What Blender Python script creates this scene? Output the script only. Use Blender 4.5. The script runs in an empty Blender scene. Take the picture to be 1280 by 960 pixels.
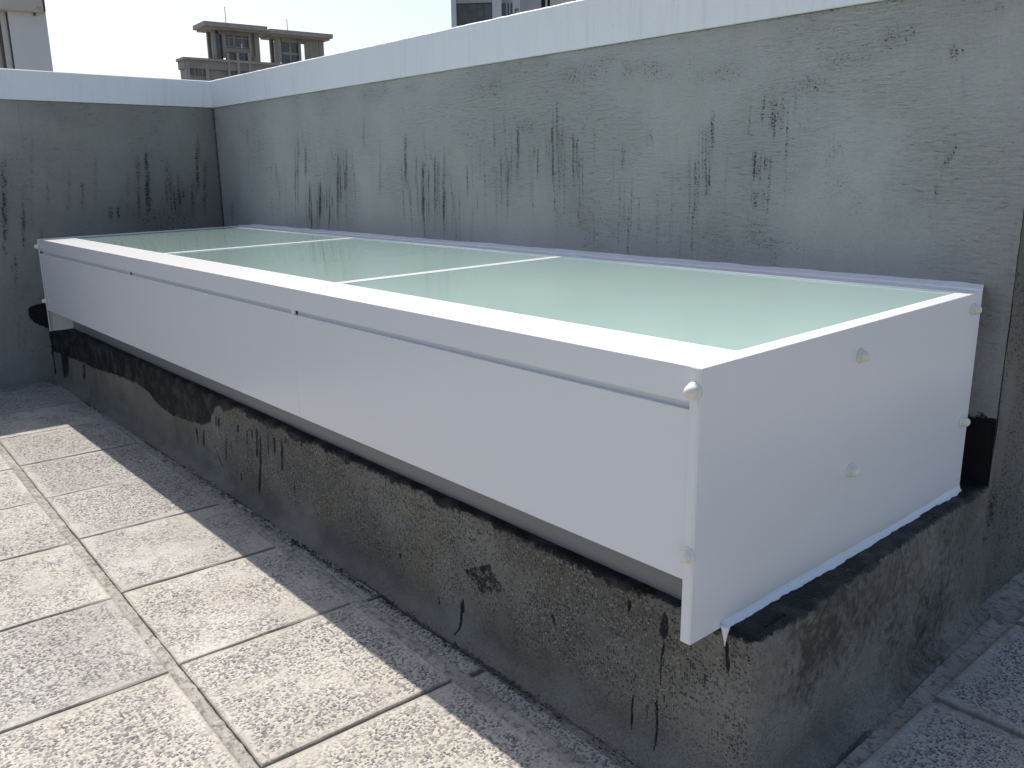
import bpy, math, random
import numpy as np
from mathutils import Matrix, Vector

# ------------------------------------------------------------------ camera
CX, CY, CZ = 1.0528, -3.0029, 1.5
RX, RR, RZ, FPX = 1.3292, -0.012, 0.8572, 1068.24
def _rot():
    cx, sx = math.cos(RX), math.sin(RX); cr, sr = math.cos(RR), math.sin(RR); cz, sz = math.cos(RZ), math.sin(RZ)
    return (np.array([[cz,-sz,0],[sz,cz,0],[0,0,1]]) @ np.array([[1,0,0],[0,cx,-sx],[0,sx,cx]])
            @ np.array([[cr,-sr,0],[sr,cr,0],[0,0,1]]))
RM = _rot(); CAM = np.array([CX, CY, CZ])
scene = bpy.context.scene
cd = bpy.data.cameras.new('camera'); cam = bpy.data.objects.new('camera', cd)
scene.collection.objects.link(cam); scene.camera = cam
cd.sensor_width = 36.0; cd.lens = FPX / 1280 * 36.0; cd.clip_start = 0.05; cd.clip_end = 6000
M = Matrix([list(r) + [0] for r in RM.tolist()] + [[0,0,0,1]]); M.translation = Vector(CAM.tolist())
cam.matrix_world = M

# ------------------------------------------------------------------ sky, sun, exposure
SUN = np.array([0.631, -0.155, -1.0]); SUN /= np.linalg.norm(SUN)      # direction the light travels
elev = math.asin(-SUN[2]); az = math.atan2(-SUN[0], -SUN[1])            # azimuth from +Y towards +X
world = bpy.data.worlds.new('World'); scene.world = world; world.use_nodes = True
wt = world.node_tree; wt.nodes.clear()
sky = wt.nodes.new('ShaderNodeTexSky'); sky.sky_type = 'NISHITA'; sky.sun_disc = False
sky.sun_elevation = elev; sky.sun_rotation = az
sky.air_density = 1.0; sky.dust_density = 2.6; sky.ozone_density = 1.0; sky.altitude = 0
bg = wt.nodes.new('ShaderNodeBackground'); bg.inputs['Strength'].default_value = 0.128
wo = wt.nodes.new('ShaderNodeOutputWorld')
wt.links.new(sky.outputs[0], bg.inputs[0]); wt.links.new(bg.outputs[0], wo.inputs[0])
sl = bpy.data.lights.new('sun', 'SUN'); sl.energy = 4.1; sl.angle = math.radians(0.53); sl.color = (1.0, 0.945, 0.865)
so = bpy.data.objects.new('sun', sl); scene.collection.objects.link(so)
so.rotation_euler = Vector(SUN.tolist()).to_track_quat('-Z', 'Y').to_euler(); so.location = (-8, 2, 12)
vs = scene.view_settings; vs.view_transform = 'Standard'; vs.look = 'None'; vs.gamma = 1.0
vs.exposure = 0.42; vs.use_curve_mapping = False

# ------------------------------------------------------------------ helpers
random.seed(7); rng = np.random.default_rng(7)
COL = scene.collection
def ray(u, v, ax, val):
    """photo pixel -> point on an axis-aligned plane"""
    d = RM @ np.array([(u-640)/FPX, -(v-480)/FPX, -1.0]); t = (val-CAM[ax])/d[ax]
    return CAM + t*d
def rdir(u, v):
    return RM @ np.array([(u-640)/FPX, -(v-480)/FPX, -1.0])
def tag(o, label=None, cat=None, group=None, kind=None):
    for k, val in (('label', label), ('category', cat), ('group', group), ('kind', kind)):
        if val: o[k] = val
    return o
def link(name, me, mat=None, parent=None):
    o = bpy.data.objects.new(name, me); COL.objects.link(o)
    if mat is not None and me is not None:
        if len(me.materials) == 0: me.materials.append(mat)
    if parent is not None: o.parent = parent
    return o
def empty(name, loc=(0,0,0)):
    o = bpy.data.objects.new(name, None); COL.objects.link(o); o.location = loc; o.empty_display_size = 0.1
    return o
class MB:
    """collects vertices and faces of one mesh"""
    def __init__(s): s.v = []; s.f = []
    def box(s, x0, x1, y0, y1, z0, z1, fn=None):
        b = len(s.v)
        for z in (z0, z1):
            for x, y in ((x0,y0),(x1,y0),(x1,y1),(x0,y1)):
                s.v.append(fn(x,y,z) if fn else (x,y,z))
        for q in ((0,3,2,1),(4,5,6,7),(0,1,5,4),(1,2,6,5),(2,3,7,6),(3,0,4,7)): s.f.append([b+i for i in q])
        return s
    def prism(s, pts, ext):
        """closed polygon pts (3d) extruded by vector ext"""
        b = len(s.v); n = len(pts)
        s.v += [tuple(p) for p in pts] + [tuple(np.array(p)+np.array(ext)) for p in pts]
        s.f.append(list(range(b, b+n))[::-1]); s.f.append(list(range(b+n, b+2*n)))
        for i in range(n): j = (i+1) % n; s.f.append([b+i, b+j, b+n+j, b+n+i])
        return s
    def rings(s, rings, cap=True):
        b = len(s.v); n = len(rings[0])
        for r in rings: s.v += [tuple(p) for p in r]
        for k in range(len(rings)-1):
            for i in range(n):
                j = (i+1) % n; s.f.append([b+k*n+i, b+k*n+j, b+(k+1)*n+j, b+(k+1)*n+i])
        if cap:
            s.f.append([b+i for i in range(n)][::-1]); s.f.append([b+(len(rings)-1)*n+i for i in range(n)])
        return s
    def mesh(s, name, smooth=False):
        me = bpy.data.meshes.new(name); me.from_pydata([tuple(map(float, p)) for p in s.v], [], s.f)
        import bmesh
        bm = bmesh.new(); bm.from_mesh(me); bmesh.ops.recalc_face_normals(bm, faces=bm.faces); bm.to_mesh(me); bm.free()
        if smooth: me.polygons.foreach_set('use_smooth', [True]*len(me.polygons))
        me.update(); return me
    def build(s, name, mat, parent=None, smooth=False, bevel=0):
        o = link(name, s.mesh(name, smooth), mat, parent)
        if bevel:
            m = o.modifiers.new('bevel', 'BEVEL'); m.width = bevel; m.segments = 2; m.limit_method = 'ANGLE'; m.angle_limit = 0.6
        return o
def grid_mesh(name, P, attrs=None, extra=None, smooth=True, flip=False):
    """P (m,n,3) array -> quad grid; attrs: name -> (m,n); extra: MB appended (attributes 0)"""
    m, n, _ = P.shape
    idx = np.arange(m*n).reshape(m, n)
    q = np.stack([idx[:-1,:-1], idx[1:,:-1], idx[1:,1:], idx[:-1,1:]], -1).reshape(-1, 4)
    if flip: q = q[:, ::-1]
    V = P.reshape(-1, 3); ev = 0
    if extra: ev = len(extra.v); V = np.concatenate([V, np.array(extra.v, float)])
    ef = [[i + m*n for i in f] for f in extra.f] if extra else []
    me = bpy.data.meshes.new(name)
    me.vertices.add(len(V)); me.vertices.foreach_set('co', V.astype(np.float32).ravel())
    allq = np.concatenate([q, np.array(ef, int).reshape(-1, 4)]) if ef else q
    me.loops.add(allq.size); me.loops.foreach_set('vertex_index', allq.ravel().astype(np.int32))
    me.polygons.add(len(allq)); me.polygons.foreach_set('loop_start', (np.arange(len(allq))*4).astype(np.int32))
    sm = np.zeros(len(allq), bool); sm[:len(q)] = smooth
    me.polygons.foreach_set('use_smooth', sm)
    for k, a in (attrs or {}).items():
        at = me.attributes.new(k, 'FLOAT', 'POINT')
        at.data.foreach_set('value', np.concatenate([a.ravel(), np.zeros(ev)]).astype(np.float32))
    me.update(calc_edges=True); me.validate()
    return me
_L = {}
def vnoise(x, y, seed):
    """smooth value noise in about -1..1"""
    if seed not in _L: _L[seed] = np.random.default_rng(seed).uniform(-1, 1, (257, 257))
    L = _L[seed]
    xi = np.floor(x).astype(int); yi = np.floor(y).astype(int); fx = x-xi; fy = y-yi
    fx = fx*fx*(3-2*fx); fy = fy*fy*(3-2*fy); g = lambda a, b: L[a % 257, b % 257]
    return (g(xi,yi)*(1-fx)+g(xi+1,yi)*fx)*(1-fy) + (g(xi,yi+1)*(1-fx)+g(xi+1,yi+1)*fx)*fy
def fbm(x, y, seed, o=4):
    s = 0; a = 1; t = 0
    for k in range(o): s = s + a*vnoise(x*2**k+17.3*k, y*2**k+5.1*k, seed+k); t += a; a *= .5
    return s/t
def inpoly(px, py, poly):
    c = np.zeros(px.shape, bool); n = len(poly)
    for i in range(n):
        x0, y0 = poly[i]; x1, y1 = poly[(i+1) % n]
        if y0 == y1: continue
        k = ((y0 > py) != (y1 > py)) & (px < (x1-x0)*(py-y0)/(y1-y0)+x0); c ^= k
    return c

# ------------------------------------------------------------------ material helpers
class NT:
    def __init__(s, name):
        s.m = bpy.data.materials.new(name); s.m.use_nodes = True; s.t = s.m.node_tree; s.t.nodes.clear()
        s.out = s.t.nodes.new('ShaderNodeOutputMaterial')
        s.p = s.t.nodes.new('ShaderNodeBsdfPrincipled'); s.t.links.new(s.p.outputs[0], s.out.inputs[0])
    def put(s, sock, val):
        if hasattr(val, 'is_linked') or isinstance(val, bpy.types.NodeSocket): s.t.links.new(val, sock)
        elif isinstance(val, (tuple, list)) and len(val) == 3 and sock.type == 'RGBA': sock.default_value = (*val, 1)
        else: sock.default_value = val
    def n(s, typ, out=0, props=None, **ins):
        nd = s.t.nodes.new('ShaderNode'+typ)
        for k, v in (props or {}).items(): setattr(nd, k, v)
        for k, v in ins.items():
            key = int(k[1:]) if k[0] == 'i' and k[1:].isdigit() else k.replace('_', ' ')
            s.put(nd.inputs[key], v)
        return nd.outputs[out]
    def obj(s): return s.n('TexCoord', 3)
    def vscale(s, v, sc): return s.n('VectorMath', props=dict(operation='MULTIPLY'), i0=v, i1=sc)
    def vadd(s, v, w): return s.n('VectorMath', props=dict(operation='ADD'), i0=v, i1=w)
    def noise(s, v, sc, det=4, rough=.55, out=0, dist=0.0): return s.n('TexNoise', out, Vector=v, Scale=sc, Detail=float(det), Roughness=rough, Distortion=dist)
    def math(s, op, a, b=0.0, c=None, clamp=False):
        kw = dict(i0=a, i1=b)
        if c is not None: kw['i2'] = c
        return s.n('Math', props=dict(operation=op, use_clamp=clamp), **kw)
    def ss(s, x, a, b, lo=0.0, hi=1.0):
        return s.n('MapRange', props=dict(interpolation_type='SMOOTHSTEP'), Value=x, From_Min=a, From_Max=b, To_Min=lo, To_Max=hi)
    def lin(s, x, a, b, lo=0.0, hi=1.0): return s.n('MapRange', Value=x, From_Min=a, From_Max=b, To_Min=lo, To_Max=hi)
    def mix(s, f, a, b, mode='MIX'):
        nd = s.t.nodes.new('ShaderNodeMix'); nd.data_type = 'RGBA'; nd.blend_type = mode
        s.put(nd.inputs[0], f); s.put(nd.inputs[6], a); s.put(nd.inputs[7], b); return nd.outputs[2]
    def attr(s, name): return s.n('Attribute', 2, props=dict(attribute_name=name))
    def ramp(s, x, stops):
        nd = s.t.nodes.new('ShaderNodeValToRGB'); s.put(nd.inputs[0], x); e = nd.color_ramp.elements
        while len(e) < len(stops): e.new(0.5)
        for k, (pos, c) in enumerate(stops): e[k].position = pos; e[k].color = (*c, 1)
        return nd.outputs[0]
    def bump(s, h, dist=.002, strength=1.0, prev=None):
        kw = dict(Height=h, Distance=dist, Strength=strength)
        if prev is not None: kw['Normal'] = prev
        return s.n('Bump', **kw)
    def fin(s, col, rough=.7, normal=None, spec=.5, **kw):
        s.put(s.p.inputs['Base Color'], col); s.put(s.p.inputs['Roughness'], rough); s.put(s.p.inputs['Specular IOR Level'], spec)
        if normal is not None: s.put(s.p.inputs['Normal'], normal)
        for k, v in kw.items(): s.put(s.p.inputs[k.replace('_', ' ')], v)
        return s.m

def mat_white(name='white_powder_coat', col=(.74,.735,.732), rough=.22, dirt=.04, runs=0.0):
    t = NT(name); o = t.obj()
    n1 = t.noise(t.vscale(o, (1.6,1.6,.7)), 1.0, 3)
    c = t.mix(t.lin(n1, .3, .7, 0, dirt), col, tuple(x*.8 for x in col))
    if runs:
        rn = t.noise(t.vscale(o, (26,26,1.6)), 1.0, 4, .7); c = t.mix(t.ss(rn, .48, .8, 0, runs), c, (.33,.33,.31))
        c = t.mix(t.ss(t.noise(o, 40, 4, .7), .6, .8, 0, runs), c, (.25,.25,.23))
    wav = t.noise(o, 2.2, 0)
    return t.fin(c, rough, t.bump(wav, .02, .25), .5)
def mat_plain(name, col, rough=.6, var=.25, sc=3.0, bump=0.0, spec=.4):
    t = NT(name); o = t.obj(); n1 = t.noise(o, sc, 5)
    c = t.mix(t.lin(n1, .3, .7, 0, 1), tuple(x*(1-var) for x in col), tuple(min(1, x*(1+var*.6)) for x in col))
    return t.fin(c, rough, t.bump(t.noise(o, sc*20, 4), bump) if bump else None, spec)

def mat_wall(name, c1, c2, blot):
    """painted parapet render: trowel marks, mildew runs (attribute stain), bitumen (attribute tar)"""
    t = NT(name); o = t.obj()
    big = t.noise(o, 1.1, 5, .6); mid = t.noise(t.vscale(o, (5,5,2.2)), 1.0, 5, .65)
    c = t.mix(t.ss(big, .35, .68), c1, c2)
    c = t.mix(t.ss(mid, .35, .8, 0, .35), c, blot)
    fine = t.noise(o, 90, 4, .7)
    c = t.mix(t.ss(fine, .35, .75, 0, .22), c, tuple(x*.55 for x in c1))
    trow = t.noise(t.vscale(o, (20,20,95)), 1.0, 6, .7, dist=.6)
    trmask = t.ss(t.noise(t.vadd(o, (3,1,7)), 1.6, 3), .42, .62)
    pits = t.noise(t.vscale(o, (75,75,140)), 1.0, 3, .65)
    st = t.attr('stain')
    # thin background runs, everywhere faint
    run = t.noise(t.vscale(o, (38,38,1.3)), 1.0, 4, .7)
    runm = t.math('MULTIPLY', t.ss(run, .56, .8), t.ss(t.noise(o, 1.9, 3), .45, .7))
    soft = t.math('ADD', t.math('MULTIPLY_ADD', runm, .3, t.math('MULTIPLY', st, .42)), t.math('MULTIPLY', t.attr('halo'), .9))
    thread = t.noise(t.vscale(o, (190,190,3.0)), 1.0, 3, .75)
    pt = t.math('MULTIPLY_ADD', t.math('SUBTRACT', thread, .5), .9, t.math('MULTIPLY', t.math('SUBTRACT', pits, .5), 3.4))
    hard = t.ss(t.math('ADD', pt, t.math('MINIMUM', st, .85)), .46, .80)
    hard = t.math('MULTIPLY', hard, t.ss(st, .02, .25))
    c = t.mix(t.math('MINIMUM', soft, .6), c, (.07,.075,.07))
    c = t.mix(t.math('MULTIPLY', hard, .88), c, (.022,.023,.02))
    # dark pits on the trowelled ridges
    rid = t.math('MULTIPLY', t.ss(trow, .55, .70), t.math('MAXIMUM', trmask, .25))
    c = t.mix(t.math('MULTIPLY', rid, .62), c, (.06,.065,.065))
    # small pale scuffs
    sc = t.ss(t.noise(t.vscale(o, (60,60,34)), 1.0, 2), .76, .80)
    c = t.mix(t.math('MULTIPLY', sc, .4), c, (.55,.56,.55))
    tar = t.ss(t.math('MULTIPLY_ADD', t.math('SUBTRACT', t.noise(o, 45, 5, .75), .5), 1.2, t.attr('tar')), .40, .58)
    c = t.mix(tar, c, (.010,.011,.013))
    h = t.math('MULTIPLY_ADD', trow, t.lin(trmask, 0, 1, .35, 1.1), t.math('MULTIPLY', fine, .45))
    nrm = t.bump(h, .013, .9)
    nrm = t.bump(hard, .003, .6, nrm)
    return t.fin(c, t.lin(tar, 0, 1, .82, .5), nrm, .25)

def mat_curb():
    t = NT('weathered_curb_concrete'); o = t.obj()
    big = t.noise(o, 2.4, 5, .6); mid = t.noise(o, 9, 5, .65); fine = t.noise(o, 110, 3, .7)
    c = t.mix(t.ss(big, .35, .65), (.135,.127,.112), (.235,.223,.196))
    c = t.mix(t.ss(t.noise(t.vadd(o, (9,4,2)), 3.0, 4), .5, .72, 0, .6), c, (.17,.15,.095))      # olive algae
    c = t.mix(t.ss(mid, .45, .75, 0, .45), c, (.12,.115,.105))
    vo = t.n('TexVoronoi', 0, Vector=o, Scale=135.0)
    grit = t.math('MULTIPLY', t.ss(vo, .25, .6, 1, 0), t.ss(t.noise(o, 12, 4), .30, .55, .35, 1))
    vcol = t.n('TexVoronoi', 1, Vector=o, Scale=135.0)
    gcol = t.ramp(t.n('SeparateColor', 0, Color=vcol), [(0,(.03,.028,.026)),(.35,(.08,.075,.065)),(.6,(.18,.17,.15)),(.82,(.27,.255,.225)),(1,(.38,.36,.325))])
    rough_face = t.attr('grit')
    c = t.mix(t.math('MULTIPLY', grit, rough_face), c, gcol)
    c = t.mix(t.math('MULTIPLY', t.ss(fine, .55, .8), .6), c, (.05,.048,.044))
    cem = t.ss(t.math('MULTIPLY_ADD', t.math('SUBTRACT', mid, .5), 1.1, t.attr('cem')), .3, .8)
    c = t.mix(t.math('MULTIPLY', cem, .6), c, t.mix(t.ss(fine, .3, .7), (.205,.185,.150), (.275,.25,.21)))
    st = t.ss(t.math('MULTIPLY_ADD', t.math('SUBTRACT', t.noise(o, 40, 4), .5), .9, t.attr('stain')), .3, .75)
    c = t.mix(t.math('MULTIPLY', st, .8), c, (.035,.033,.03))
    edge = t.noise(o, 48, 6, .8)
    tar = t.ss(t.math('MULTIPLY_ADD', t.math('SUBTRACT', edge, .5), 1.25, t.attr('tar')), .40, .58)
    dust = t.math('MULTIPLY', t.ss(t.noise(o, 75, 4, .75), .56, .72), t.ss(t.noise(o, 6, 4), .42, .62))
    tc = t.mix(t.ss(t.noise(t.vadd(o, (1,7,3)), 11, 4), .42, .68), (.014,.014,.015), (.055,.056,.058))
    tc = t.mix(t.math('MULTIPLY', dust, .65), tc, (.20,.20,.20))
    c = t.mix(tar, c, tc)
    h = t.math('MULTIPLY_ADD', fine, .5, t.math('MULTIPLY_ADD', grit, .8, mid))
    nrm = t.bump(h, .005, .75); nrm = t.bump(tar, .002, .6, nrm)
    return t.fin(c, t.lin(tar, 0, 1, .95, .55), nrm, .15)

def mat_tile():
    """washed-aggregate paving slab: pebbles in cream cement, smooth cement rim"""
    t = NT('exposed_aggregate_slab')
    tc = t.t.nodes.new('ShaderNodeTexCoord'); ob = tc.outputs[3]
    oi = t.t.nodes.new('ShaderNodeObjectInfo'); rnd = oi.outputs['Random']
    off = t.n('CombineXYZ', X=t.math('MULTIPLY', rnd, 37.0), Y=t.math('MULTIPLY', rnd, 91.0), Z=t.math('MULTIPLY', rnd, 13.0))
    v = t.vadd(ob, off)
    warp = t.n('TexNoise', 1, Vector=v, Scale=55.0, Detail=2.0)
    vw = t.vadd(v, t.vscale(t.vadd(warp, (-.5,-.5,-.5)), (.014,.014,0)))
    vs_ = t.vscale(vw, (128.0, 98.0, 90.0))
    f1 = t.n('TexVoronoi', 0, props=dict(voronoi_dimensions='2D'), Vector=vs_, Scale=1.0, Randomness=.9)
    vc = t.n('TexVoronoi', 1, props=dict(voronoi_dimensions='2D'), Vector=vs_, Scale=1.0, Randomness=.9)
    sx = t.t.nodes.new('ShaderNodeSeparateColor'); t.t.links.new(vc, sx.inputs[0])
    size = t.lin(sx.outputs[1], 0, 1, .34, .70)
    pebs = t.ss(t.math('SUBTRACT', f1, size), -.08, .03, 1, 0)
    pc = t.ramp(sx.outputs[0], [(0,(.06,.062,.068)),(.16,(.11,.112,.118)),(.34,(.16,.16,.162)),(.55,(.23,.224,.215)),(.74,(.33,.315,.29)),(.90,(.50,.475,.43)),(1,(.36,.30,.24))])
    s = t.t.nodes.new('ShaderNodeSeparateXYZ'); t.t.links.new(ob, s.inputs[0])
    m = t.math('MAXIMUM', t.math('ABSOLUTE', s.outputs[0]), t.math('ABSOLUTE', s.outputs[1]))
    n1 = t.noise(v, 5.5, 5, .6); n2 = t.noise(v, 22, 4, .6)
    rim = t.ss(t.math('MULTIPLY_ADD', t.math('SUBTRACT', n1, .5), .16, m), .25, .325)
    rnd2 = t.math('FRACT', t.math('MULTIPLY', rnd, 7.31))
    film = t.ss(t.math('MULTIPLY_ADD', t.math('SUBTRACT', rnd2, .45), .26, t.math('MULTIPLY_ADD', t.math('SUBTRACT', n2, .5), .25, n1)), .48, .82)
    cover = t.math('MAXIMUM', t.math('MULTIPLY', rim, .92), t.math('MULTIPLY', film, .8))
    vis = t.math('MULTIPLY', pebs, t.math('SUBTRACT', 1.0, t.math('MULTIPLY', cover, .93)))
    cem = t.mix(t.ss(t.noise(v, 3.0, 5), .35, .65), (.43,.405,.362), (.53,.505,.46))
    cem = t.mix(t.ss(t.noise(v, 130, 3), .45, .75, 0, .35), cem, (.28,.26,.235))
    cem = t.mix(t.ss(t.noise(t.vadd(v, (5,5,5)), 2.1, 4), .5, .75, 0, .45), cem, (.40,.335,.275))
    c = t.mix(t.math('MULTIPLY', vis, .92), cem, pc)
    c = t.mix(t.ss(t.noise(t.vadd(v, (2,8,1)), 4.0, 5), .58, .8, 0, .35), c, (.24,.23,.215))
    c = t.mix(1.0, c, t.n('CombineColor', Red=t.lin(rnd,0,1,.83,1.05), Green=t.lin(rnd,0,1,.84,1.04), Blue=t.lin(rnd,0,1,.86,1.02)), 'MULTIPLY')
    edged = t.ss(t.math('MULTIPLY_ADD', t.math('SUBTRACT', t.noise(v, 14, 5, .7), .5), .045, m), .292, .312)
    c = t.mix(t.math('MULTIPLY', edged, .45), c, (.16,.145,.12))
    h = t.math('MULTIPLY_ADD', vis, .55, t.math('MULTIPLY', t.noise(v, 180, 3), .35))
    return t.fin(c, .85, t.bump(h, .0035, .7), .25)

def mat_mortar():
    t = NT('old_mortar_bed'); o = t.obj()
    n1 = t.noise(o, 4, 5); n2 = t.noise(o, 45, 4, .7); n3 = t.noise(o, 150, 3, .7)
    c = t.mix(t.ss(n1, .35, .65), (.30,.283,.25), (.40,.378,.34))
    c = t.mix(t.ss(n2, .46, .64, 0, .85), c, (.15,.14,.12)); c = t.mix(t.ss(n3, .55, .75, 0, .7), c, (.10,.095,.085))
    return t.fin(c, .9, t.bump(t.math('MULTIPLY_ADD', n3, .5, n2), .006, .8), .2)

def mat_glass():
    """milky green laminated glass: glossy face over a scattering film"""
    t = NT('milky_green_glass'); o = t.obj()
    n1 = t.noise(o, 1.3, 4); n2 = t.noise(t.vscale(o, (9,3,1)), 1.0, 5, .6)
    c = t.mix(t.ss(n1, .35, .7), (.49,.675,.63), (.53,.71,.665)); c = t.mix(t.ss(n2, .5, .8, 0, .15), c, (.50,.60,.57))
    m = t.fin(c, t.lin(n2, .3, .7, .03, .07), None, .8, IOR=1.5, Coat_Weight=.6, Coat_Roughness=.02)
    tr = t.t.nodes.new('ShaderNodeBsdfTranslucent'); t.put(tr.inputs[0], (.30,.45,.38))
    mx = t.t.nodes.new('ShaderNodeMixShader'); mx.inputs[0].default_value = .18
    t.t.links.new(t.p.outputs[0], mx.inputs[1]); t.t.links.new(tr.outputs[0], mx.inputs[2]); t.t.links.new(mx.outputs[0], t.out.inputs[0])
    return m

M_WHITE = mat_white(); M_PLATE = mat_white('grey_base_plate', (.20,.205,.212), .4, .1)  # base plate is a dark grey, well below the white sheets
M_COPE = mat_white('white_masonry_paint', (.78,.765,.77), .6, .12, .2)
M_SEAL = mat_white('white_sealant', (.76,.77,.80), .4, .03)
M_NUT = mat_plain('ivory_plastic', (.74,.71,.62), .35, .06, 20)
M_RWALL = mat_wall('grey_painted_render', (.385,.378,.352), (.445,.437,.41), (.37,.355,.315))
M_LWALL = mat_wall('darker_grey_render', (.305,.292,.265), (.37,.355,.325), (.25,.235,.20))  # left parapet tones set darker than the rear wall
M_BARE = mat_wall('bare_brown_concrete', (.20,.185,.16), (.26,.24,.21), (.16,.15,.125))
M_CURB = mat_curb(); M_TILE = mat_tile(); M_MORTAR = mat_mortar(); M_GLASS = mat_glass()
M_DARK = mat_plain('dark_grit', (.05,.047,.042), .9, .4, 60, .003)

# ------------------------------------------------------------------ dimensions (metres)
YF, YB, XL, ZP = -1.5646, -0.124, -5.58, 0.4575       # skylight front, back, left end, panel foot
XW, ZC1, ZC2 = -6.1381, 2.0516, 2.2623                # left parapet face, coping band
YC, ZK = -1.4454, 0.4568                              # curb front face, curb top
XE = 0.0446                                           # end corner of the rear parapet
zt = lambda y: 1.0999 + (y-YF)*0.01506                # skylight top falls gently to the front
GROUND_Z = -32.0

# ------------------------------------------------------------------ ground and roof deck
def sheet(name, x0, x1, y0, y1, z, mat):
    m = MB(); m.v = [(x0,y0,z),(x1,y0,z),(x1,y1,z),(x0,y1,z)]; m.f = [[0,1,2,3]]
    return m.build(name, mat)
tag(sheet('ground', -3000, 3000, -3000, 3000, GROUND_Z, mat_plain('city_ground', (.16,.16,.15), .9, .3, .05)), kind='structure')
deck = MB().box(XW-.17, 5.0, -6.5, .17, GROUND_Z-.2, -.014)
deck.box(XE-.17, 5.0, .17, 4.0, GROUND_Z-.2, -.0142)
roof = tag(deck.build('roof_floor', M_MORTAR), kind='structure')

# ------------------------------------------------------------------ paving slabs (rotated slightly against the curb)
TH = math.radians(-1.673); PX = .6308; O = np.array([-3.9988, -2.1489])
E1 = np.array([math.cos(TH), math.sin(TH)]); E2 = np.array([-E1[1], E1[0]])
def slab_mesh(w, d, th=.034, seed=0):
    """slab with slightly worn, uneven rim"""
    r = random.Random(seed); pts = []
    nx, ny = 7, 7
    for i in range(nx): pts.append((-w/2+w*i/nx, -d/2))
    for i in range(ny): pts.append((w/2, -d/2+d*i/ny))
    for i in range(nx): pts.append((w/2-w*i/nx, d/2))
    for i in range(ny): pts.append((-w/2, d/2-d*i/ny))
    top = []; rim = []; bot = []
    for k, (x, y) in enumerate(pts):
        j = r.uniform(-.0018, .0018); rx = x*(1+j/w); ry = y*(1+j/d); cr = r.choice([.003,.003,.004,.008])
        rim.append((rx, ry, -.0035)); bot.append((rx, ry, -th)); top.append((rx-math.copysign(cr, x)*(abs(abs(x)-w/2) < 1e-6), ry-math.copysign(cr, y)*(abs(abs(y)-d/2) < 1e-6), 0))
    m = MB(); m.rings([bot, rim, top]); return m.mesh('tile')
slabs = [slab_mesh(.622, .613, seed=s) for s in range(6)]
slabs_s = [slab_mesh(.6235, .613, seed=s) for s in range(6, 8)]
for me in slabs + slabs_s: me.materials.append(M_TILE)
def put_tile(me, s, v, z=0.0, rot=0.0, tilt=.0018):
    o = bpy.data.objects.new('tile', me); COL.objects.link(o); o.parent = roof
    p = O + E1*s*PX + E2*v
    o.location = (p[0], p[1], z+random.uniform(-.0018,.0012))
    o.rotation_euler = (random.uniform(-tilt,tilt), random.uniform(-tilt,tilt), TH+rot+random.uniform(-.002,.002)); return o
rows = [(-.04-.3065, .035), (-.04-.613-.04-.3065, -.05), (-.04*3-.613*2-.3065, .02), (-.04*4-.613*3-.3065, .0), (-.04*5-.613*4-.3065, .03)]
for i in range(-3, 13):
    xs = (O + E1*(i+.5)*PX)[0]
    if xs-.3 < XW: continue
    if i < 6: put_tile(random.choice(slabs), i+.5, .3075)
    for v, so_ in rows:
        if i < 10: put_tile(random.choice(slabs), i+.5+so_, v)
# slabs on the far side of the curb's end, beyond the white end panel
for i in range(0, 4):
    for j in range(0, 8):
        x = .185+.3125+i*.655; y = -1.585+.3075+j*.648
        if j == 0 and False: continue
        o = bpy.data.objects.new('tile', random.choice(slabs_s)); COL.objects.link(o); o.parent = roof
        o.location = (x, y-.34, random.uniform(-.002,.001)); o.rotation_euler = (random.uniform(-.0015,.0015), random.uniform(-.0015,.0015), random.uniform(-.004,.004))
# cut strips between the slabs and the curb
for i in range(2, 6):
    d = .066 if i < 4 else .058
    me = slab_mesh(.61, d, .03, seed=40+i); me.materials.append(M_TILE)
    o = put_tile(me, i+.53, .664+d/2+(.004 if i < 4 else -.002), -.001, tilt=.004)
# mortar joints: rough raised filling in the wide joints
def mortar_strip(s0, s1, v0, v1, z, seed, amp=.004):
    n = int((s1-s0)*PX/.008)+2; k = 7
    S = np.linspace(s0, s1, n); P = np.zeros((n, k, 3)); r = np.random.default_rng(seed)
    for a in range(k):
        w = a/(k-1); vv = v0+(v1-v0)*w + .004*fbm(S*30, S*0+a*3.3, seed)
        xy = O[None] + E1[None]*(S*PX)[:,None] + E2[None]*vv[:,None]
        P[:,a,:2] = xy; P[:,a,2] = z + amp*(fbm(S*25, S*0+w*4, seed+2)+.6*fbm(S*90, S*0+w*9, seed+4)) - (.006 if a in (0, k-1) else 0)
    return link('mortar_joint', grid_mesh('mortar_joint', P), M_MORTAR, roof)
mortar_strip(-3.3, 9.5, -.041, -.001, -.0035, 11, .005)
for q, v in enumerate((-.697, -1.35, -2.003, -2.656)): mortar_strip(-3.3, 9.5, v+.004, v+.042, -.005, 12+q, .006)
mortar_strip(1.75, 6.1, .610, .672, .0, 21, .006)
mortar_strip(-3.3, 2.1, .612, .70, -.002, 23, .007)

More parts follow.
